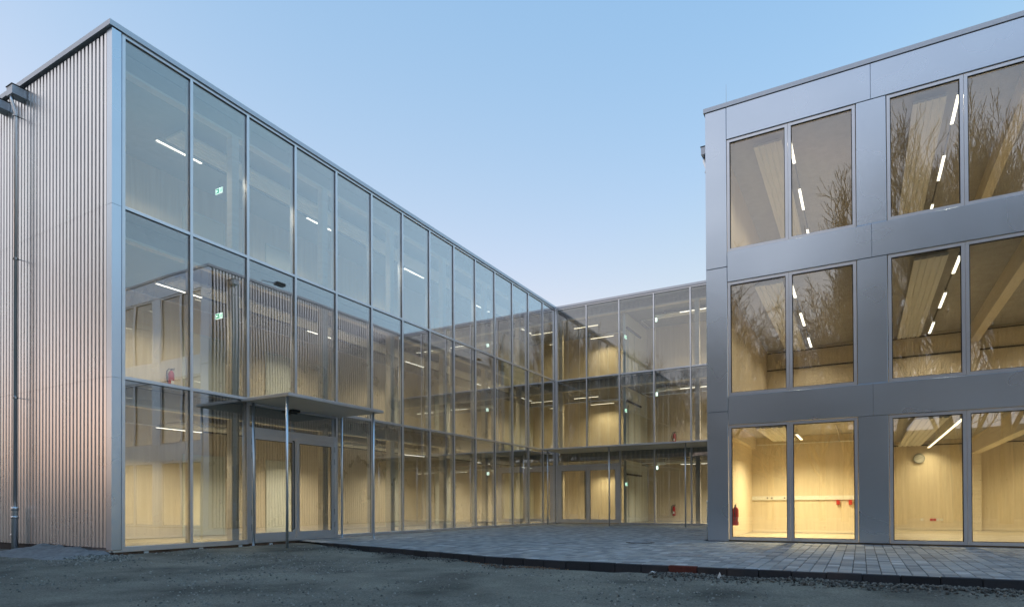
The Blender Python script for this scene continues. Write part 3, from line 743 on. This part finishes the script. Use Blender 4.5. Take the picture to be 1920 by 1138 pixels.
for z in (T1, TP, T2): bm_transom(.12, XE-.075, z)
bm_transom(2*BM+.03, XE-.075, .0)
for i in range(6):
    x0 = BM*i if i else .08; x1 = BM*(i+1) if i < 5 else XE-.04
    for k_, (za, zb) in enumerate(((.0, T2), (T2, T1), (T1, TP))):
        if k_ == 0 and i < 2: continue
        box('pane', x0+.012, x1-.012, YB+.010, YB+.024, za+.012, zb-.012, M['glass'], BW)
bm_transom(.12, 2*BM-.03, 2.80, .10)
box('fanlight_pane', .12, 2*BM-.04, YB+.010, YB+.024, 2.82, T2-.02, M['glass'], BW)
b = MB(); b.box(.121, .20, YB-.03, YB+.05, .0, 2.745); b.box(2*BM-.115, 2*BM-.032, YB-.03, YB+.05, .0, 2.745); b.box(.20, 2*BM-.115, YB-.028, YB+.05, 2.67, 2.745); b.make('door_frame', M['frame'], BW)
l1 = glazed_leaf(BW, .205, 1.705, .01, 2.665, 'x', YB); l2 = glazed_leaf(BW, 1.725, 2*BM-.12, .01, 2.665, 'x', YB)
b = MB(); b.tube([(1.58, YB-.03, .25), (1.58, YB-.08, .25), (1.58, YB-.08, 2.5), (1.58, YB-.03, 2.5)], .018, 8); b.make('pull_bar', M['dark'], l1)
b = MB(); b.box(.08, XR+.02, YB-.075, YB+.35, 10.665, 10.775); b.make('coping', M['coping'], BW)
box('sill_profile', .12, XE, YB-.03, YB+.02, -.075, -.032, M['zinc'], BW)
cn2 = thing('courtyard_canopy', 'long thin flat canopy on slender posts along the far link facade', 'canopy', (5, 19.6, -.06))
box('roof_plate', .42, XR-.07, 18.45, YB-.05, 3.41, 3.475, M['frame'], cn2, .004); box('roof_soffit', .48, XR-.12, 18.5, YB-.1, 3.403, 3.409, M['soffit'], cn2)
for x in (.62, 3.63, 6.96, 9.6):
    b = MB(); b.tube([(x, 18.72, -.075), (x, 18.72, 3.405)], .031, 12); b.make('post', M['frame'], cn2, True)

# ================================================================== RIGHT CLASSROOM WING
RW = thing('classroom_wing', 'three storey metal clad wing with paired windows on the right', 'building', (15, 12, 0))
C = [10.438, 11.8374, 13.247]; PIT = 3.4154
UN = [10.438+PIT*k_ for k_ in range(3)]; XEND = UN[2]+2.809+.5
ROW = ((-.02, 2.82), (3.556, 6.371), (7.139, 9.928))
def clad(name, x0, x1, z0, z1, y=YR-.035, th=.05): return box(name, x0, x1, y, y+th, z0, z1, M['panel'], RW, .006)
g_ = .006
for (a, c) in ((-.05, 3.16), (3.17, 6.76), (6.77, 10.70)): clad('corner_panel', XR, UN[0]-g_, a, c if c < 10 else 10.735, YR-.032)
for (za, zb) in ((2.825, 3.551), (6.376, 7.134), (9.933, 10.738)):
    xs = [UN[0], (UN[0]+2.809+UN[1])/2, (UN[1]+2.809+UN[2])/2, XEND]
    for xa, xb in zip(xs, xs[1:]): clad('band_panel', xa+g_/2, xb-g_/2, za+.004, zb-.004)
for k_ in range(3):
    xa = UN[k_]+2.809; xb = UN[k_+1] if k_ < 2 else XEND
    for (za, zb) in ROW: clad('pier_panel', xa+.012, xb-.012, za-.003, zb+.004, YR-.022)
def window(x0, zb, zt):
    """two light window; outer frame is the part, panes and gaskets its pieces"""
    W_ = .068; xm = x0+1.4; x1 = x0+2.809; b = MB(); ya, yb_ = YR-.006, YR+.09
    b.box(x0+.004, x0+W_, ya, yb_, zb, zt); b.box(x1-W_, x1-.004, ya, yb_, zb, zt); b.box(xm-.068, xm-.003, ya, yb_, zb, zt); b.box(xm+.003, xm+.068, ya, yb_, zb, zt)
    for (p, q) in ((x0+W_, xm-.068), (xm+.068, x1-W_)): b.box(p, q, ya+.002, yb_, zb, zb+W_); b.box(p, q, ya+.002, yb_, zt-W_, zt)
    wn = b.make('window', M['frame'], RW)
    for (p, q) in ((x0+W_, xm-.068), (xm+.068, x1-W_)):
        box('pane', p-.01, q+.01, YR+.040, YR+.056, zb+W_-.01, zt-W_+.01, M['glassR'], wn)
        gb = MB(); d0, d1 = YR+.022, YR+.039
        gb.box(p, p+.016, d0, d1, zb+W_, zt-W_); gb.box(q-.016, q, d0, d1, zb+W_, zt-W_); gb.box(p+.016, q-.016, d0, d1, zt-W_-.016, zt-W_); gb.box(p+.016, q-.016, d0, d1, zb+W_, zb+W_+.012)
        gb.make('gasket', M['gasket'], wn)
for u_ in UN:
    for (zb, zt) in ROW: window(u_, zb, zt)
# core behind the cladding: floors, ceilings, piers, walls
box('base_plinth', XR+.03, XEND, YR+.01, YR+.2, -.3, -.055, M['firestop'], RW)
box('floor_slab', XR+.08, XEND, YR+.10, 20.9, -.3, -.008, M['floor'], RW)
for i, zt in enumerate(CER):
    top = (3.54, 7.09, 10.72)[i]
    box('ceiling_slab' if i < 2 else 'roof_slab', XR+.08, XEND, YR+.10, 20.9, zt, top-.006, M['ceilingR'], RW)
    if i < 2: box('floor_finish', XR+.31, XEND, YR+.11, 20.9, top-.004, top, M['floor'], RW)
    f0 = (-.006, 3.542, 7.092)[i]
    box('side_wall', XR+.10, XR+.36, YR+.10, 20.9, f0+.002, zt-.002, M['clt'], RW)
    for k_ in range(3):
        xa = UN[k_]+2.809; xb = UN[k_+1] if k_ < 2 else XEND
        box('pier', xa-.0, xb+.0, YR+.10, YR+.34, f0+.002, zt-.002, M['clt'], RW)
    zb, zt2 = ROW[i]
    yb = 17.5
    if i == 0:
        box('rear_wall', XR+.361, 13.36, 13.7, 13.84, f0+.003, zt-.003, M['clt'], RW)
        box('partition_wall', 13.37, 13.55, YR+.345, 17.49, f0+.003, zt-.003, M['clt'], RW)
        box('rear_wall', 13.56, XEND-.05, yb, yb+.15, f0+.003, zt-.003, M['clt'], RW)
        box('skirting', 13.56, XEND-.06, yb-.016, yb-.001, f0+.005, f0+.09, M['beam'], RW); box('skirting', XR+.365, 13.35, 13.682, 13.699, f0+.005, f0+.07, M['beam'], RW)
        box('wall_beam', XR+.362, XR+.50, YR+.36, 13.68, zt-.35, zt-.003, M['beam'], RW)
    else:
        box('rear_wall', XR+.361, XEND-.05, yb, yb+.15, f0+.003, zt-.003, M['clt'], RW)
        box('partition_wall', 13.37, 13.55, YR+.345, yb-.01, f0+.003, zt-.003, M['clt'], RW)
        box('wall_pipe', XR+.37, XEND-.1, yb-.06, yb-.02, zt-.75, zt-.71, M['dark'], RW)
    box('end_wall', XEND-.05, XEND, YR+.11, 20.9, f0+.002, zt-.002, M['clt'], RW)
    box('ceiling_beam', 16.36, 16.60, YR+.36, yb-.01, zt-.50, zt-.002, M['beam'], RW); box('column', 16.38, 16.64, yb-.17, yb-.012, f0+.004, zt-.502, M['beam'], RW)
    # ribbed ceiling panels and lights of each bay
    for k_, nm in enumerate(('left bay', 'middle bay', 'right bay')):
        dx = 3.41*k_; yend = 13.2 if (i == 0 and k_ == 0) else 17.2
        zp = zt-.16 if i else zt-.19
        ceiling_panel(10.98+dx, 11.63+dx, 9.50, yend, zp, 'ribbed white ceiling panel, %s, %s of the right wing' % (nm, FN[i]))
        zl = zp-.07
        if i == 0:
            segs = [(10.7, 12.3)] if k_ == 0 else [(9.3, 12.0), (12.02, 14.72), (14.74, 17.3)]
            pw = 215 if k_ == 0 else 54
        else: segs = [(9.45, 10.68), (12.2, 13.65), (15.2, 16.6)]; pw = 32 if i == 1 else 28
        for s_, (a, c) in enumerate(segs):
            strip_light(11.79+dx, 11.87+dx, a, c, zl, zt, pw, 'warm' if i == 0 else 'soft', 'warm strip light, %s from the window, %s, %s of the right wing' % (ORD[s_], nm, FN[i]), 'classroom strip lights')
        if i: box('light_track', 11.815+dx, 11.845+dx, 9.5, 17.3, zl+.075, zl+.10, M['dark'], RW)
    box('conduit', XR+.40, XEND-.1, (13.62 if i == 0 else 17.42), (13.65 if i == 0 else 17.45), zt-.12, zt-.09, M['dark'], RW) if i else None
b = MB(); b.tube([(10.45, 13.64, 2.72), (13.3, 13.64, 2.72)], .014, 6); b.tube([(12.75, 13.64, 2.72), (12.75, 12.9, 2.86), (12.75, 10.5, 2.86)], .012, 6); b.make('conduit', M['zinc'], RW)
b = MB(); b.tube([(13.6, 17.44, 2.80), (19.9, 17.44, 2.80)], .018, 6); b.make('conduit', M['dark'], RW)
# room fittings, ground floor
tk = thing('cable_trunking', 'white cable trunking along the rear wall of the small ground floor room', 'trunking', (11.8, 13.65, .98))
box('channel', XR+.363, 13.36, 13.645, 13.699, .99, 1.115, M['white'], tk)
for x in (10.70, 10.83, 11.20):
    s_ = box('socket', x, x+.08, 13.638, 13.6445, 1.02, 1.09, M['paper'], tk); b = MB(); b.tube([(x+.04, 13.6375, 1.055), (x+.04, 13.634, 1.055)], .022, 10); b.make('socket_hole', M['dark'], s_)
for x, nm in ((12.70, 'left'), (13.02, 'right')):
    t_ = thing('power_socket', 'red power socket under the white trunking, %s one of two' % nm, 'socket', (x, 13.64, .82), 'red power sockets')
    box('body', x-.045, x+.045, 13.60, 13.699, .84, .975, M['redsocket'], t_); box('lid', x-.035, x+.035, 13.575, 13.599, .85, .92, M['redsocket'], t_)
t_ = thing('wall_socket_row', 'row of small white and dark wall sockets low on the classroom wall', 'socket', (15.45, 17.49, .3))
for k_, x in enumerate((15.02, 15.28, 15.37, 15.46, 15.56)): box('socket', x, x+.08, 17.485, 17.499, .29, .37, M['paper'] if k_ in (0, 3, 4) else M['redsocket'], t_)
ck = thing('wall_clock', 'round white wall clock high on the ground floor classroom wall', 'clock', (14.99, 17.47, 2.36))
cx_, cz = 14.99, 2.36
b = MB(); b.tube([(cx_, 17.495, cz), (cx_, 17.44, cz)], .165, 32); b.make('rim', M['dark'], ck)
b = MB(); b.tube([(cx_, 17.4395, cz), (cx_, 17.437, cz)], .15, 32); b.make('dial', M['dial'], ck)
b = MB()
for k_ in range(12):
    a = k_*math.pi/6; s0, s1 = math.sin(a), math.cos(a)
    b.tube([(cx_+s0*.115, 17.436, cz+s1*.115), (cx_+s0*.14, 17.436, cz+s1*.14)], .006, 4)
b.make('hour_marks', M['dark'], ck)
b = MB(); b.tube([(cx_, 17.433, cz), (cx_-.075, 17.433, cz-.03)], .007, 4); b.make('hour_hand', M['dark'], ck)
b = MB(); b.tube([(cx_, 17.431, cz), (cx_+.105, 17.431, cz+.05)], .005, 4); b.make('minute_hand', M['dark'], ck)
extinguisher(XR+.36, 10.08, .30, (1, 0), 'red fire extinguisher on the side wall of the bright ground floor room')
# coping and side wall
b = MB(); b.box(XR-.04, XEND+.05, YR-.062, YR+.35, 10.744, 10.85); b.make('coping', M['coping'], RW)
b = MB(); b.box(XR-.04, XR+.35, YR+.351, YB-.08, 10.744, 10.85); b.make('coping', M['coping'], RW)
box('side_core', XR+.03, XR+.085, YR+.02, 20.9, -.3, 10.72, M['firestop'], RW)
for (a, c) in ((-.02, 3.52), (3.524, 7.05), (7.054, 10.72)):
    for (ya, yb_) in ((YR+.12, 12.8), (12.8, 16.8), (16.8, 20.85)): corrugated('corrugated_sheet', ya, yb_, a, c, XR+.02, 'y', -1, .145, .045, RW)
box('corner_return', XR+.002, XR+.05, YR+.02, YR+.11, -.05, 10.70, M['panel'], RW)
downpipe(RW, XR-.02, 9.9, -1, 0, 10.25, -.1)
lightning_rod(10.42, YR+.1, 10.851, .55, 'tall thin lightning rod on the right wing roof edge')
rl = thing('roof_floodlight', 'floodlight on a short arm above the courtyard side of the right wing roof', 'floodlight', (10.05, 11.6, 10.85))
b = MB(); b.tube([(10.05, 11.55, 10.85), (10.05, 11.55, 11.02), (9.95, 12.2, 11.06)], .025, 8); b.make('arm', M['zinc'], rl)
b = MB(); b.box(9.83, 10.07, 12.2, 12.65, 11.01, 11.13); b.make('lamp_head', M['dark'], rl)

# ================================================================== bare trees behind the viewer (seen mirrored in the panes)
def tree_meshes(seed, H, spread, up_):
    r_ = random.Random(seed); tb = MB(); cb = MB()
    def branch(p, d, L, rad, lvl):
        seg = 5 if lvl < 2 else 3; n = 6 if lvl == 0 else (5 if lvl == 1 else 3)
        pts = [p.copy()]; dd = d.copy(); q = p.copy(); rr = [rad]
        for k in range(n):
            wob = .10 if lvl == 0 else .22
            dd = (dd+Vector((r_.uniform(-wob, wob), r_.uniform(-wob, wob), r_.uniform(-wob*.4, wob)+up_*.10))).normalized()
            q = q+dd*L/n; pts.append(q.copy()); rr.append(max(.012, rad*(1-(k+1)/n*(.72 if lvl < 2 else .8))))
        (tb if lvl < 2 else cb).tube(pts, rr, 7 if lvl == 0 else seg, False)
        if lvl >= 4: return
        cnt = (14, 9, 6, 5)[lvl]
        for c in range(cnt):
            t0 = (.22 if lvl == 0 else .15)+(.98-(.22 if lvl == 0 else .15))*(c+r_.random()*.8)/cnt
            f = t0*n; i0 = min(n-1, int(f)); pos_ = pts[i0].lerp(pts[i0+1], f-i0)
            ax = (pts[i0+1]-pts[i0]).normalized()
            sd_ = Vector((r_.gauss(0, 1), r_.gauss(0, 1), r_.gauss(0, .5))); sd_ = (sd_-ax*sd_.dot(ax)).normalized()
            ang = r_.uniform(.45, .85)*spread
            nd = (ax*math.cos(ang)+sd_*math.sin(ang)+Vector((0, 0, .12*up_))).normalized()
            ratio = (.52, .55, .5, .5)[lvl]*(1.1-.55*t0 if lvl == 0 else 1)
            branch(pos_, nd, L*ratio*r_.uniform(.75, 1.15), max(.009, rr[i0]*(.5 if lvl else .48)), lvl+1)
    branch(Vector((0, 0, -.4)), Vector((0, 0, 1)), H*.86, H*.017, 0)
    out = []
    for nm, q in (('trunk', tb), ('crown', cb)):
        me = bpy.data.meshes.new(nm); me.from_pydata(q.v, [], q.f); me.materials.append(M['bark']); out.append(me)
    return out
TM = [tree_meshes(3, 16, 1.05, .3), tree_meshes(8, 15, 1.15, .15), tree_meshes(21, 20, .62, 1.0), tree_meshes(34, 19, .8, .7)]
spots = [(-31, -20, 0, 1.2), (-24, -17, 1, 1.15), (-17.5, -19, 3, 1.0), (-12, -16, 0, 1.1), (-7.5, -20, 1, 1.0), (-2.5, -17, 0, .85), (2.2, -19, 1, .9), (5.8, -15.5, 0, .95), (9.3, -18.5, 1, .82),
         (12.4, -20, 0, .80), (15.2, -15.5, 3, .98), (17.6, -18, 2, 1.0), (20.5, -20, 2, 1.02), (23.8, -16.5, 3, .92), (28, -19, 2, .95), (33, -18, 0, 1.0), (-21, -24, 3, .9), (-9.5, -25, 2, .8), (-.5, -24, 3, .75), (4.0, -23.5, 3, .75), (7.6, -22.5, 1, .95), (10.9, -24.5, 0, .92), (14.0, -23, 2, .95), (18.9, -24.5, 3, 1.1), (22.2, -23.5, 2, 1.05), (26, -24, 3, 1.0)]
NUM = ORD+['seventh', 'eighth', 'ninth', 'tenth', 'eleventh', 'twelfth', 'thirteenth', 'fourteenth', 'fifteenth', 'sixteenth']
tl = ['slender', 'broad', 'leaning', 'forked', 'crooked', 'low', 'thin', 'wide', 'small', 'short', 'thick', 'upright', 'poplar shaped', 'tall', 'high', 'outer']
for k_, (x, y, kind, s_) in enumerate(spots):
    z = ground_z(x, y)
    t_ = thing('bare_tree', ('%s bare tree mirrored in the panes, %s from the west end of the front row' % (tl[k_].split()[0], NUM[k_])) if k_ < 16 else 'bare tree mirrored in the panes, %s from the west end of the back row' % NUM[k_-16], 'tree', (x, y, z), 'bare trees across the yard')
    a = rnd.uniform(0, 6.28)
    for nm, me in zip(('trunk', 'crown'), TM[kind]):
        o = bpy.data.objects.new(nm, me); COL.objects.link(o); o.parent = t_; o.rotation_euler.z = a; o.scale = (s_, s_, s_)
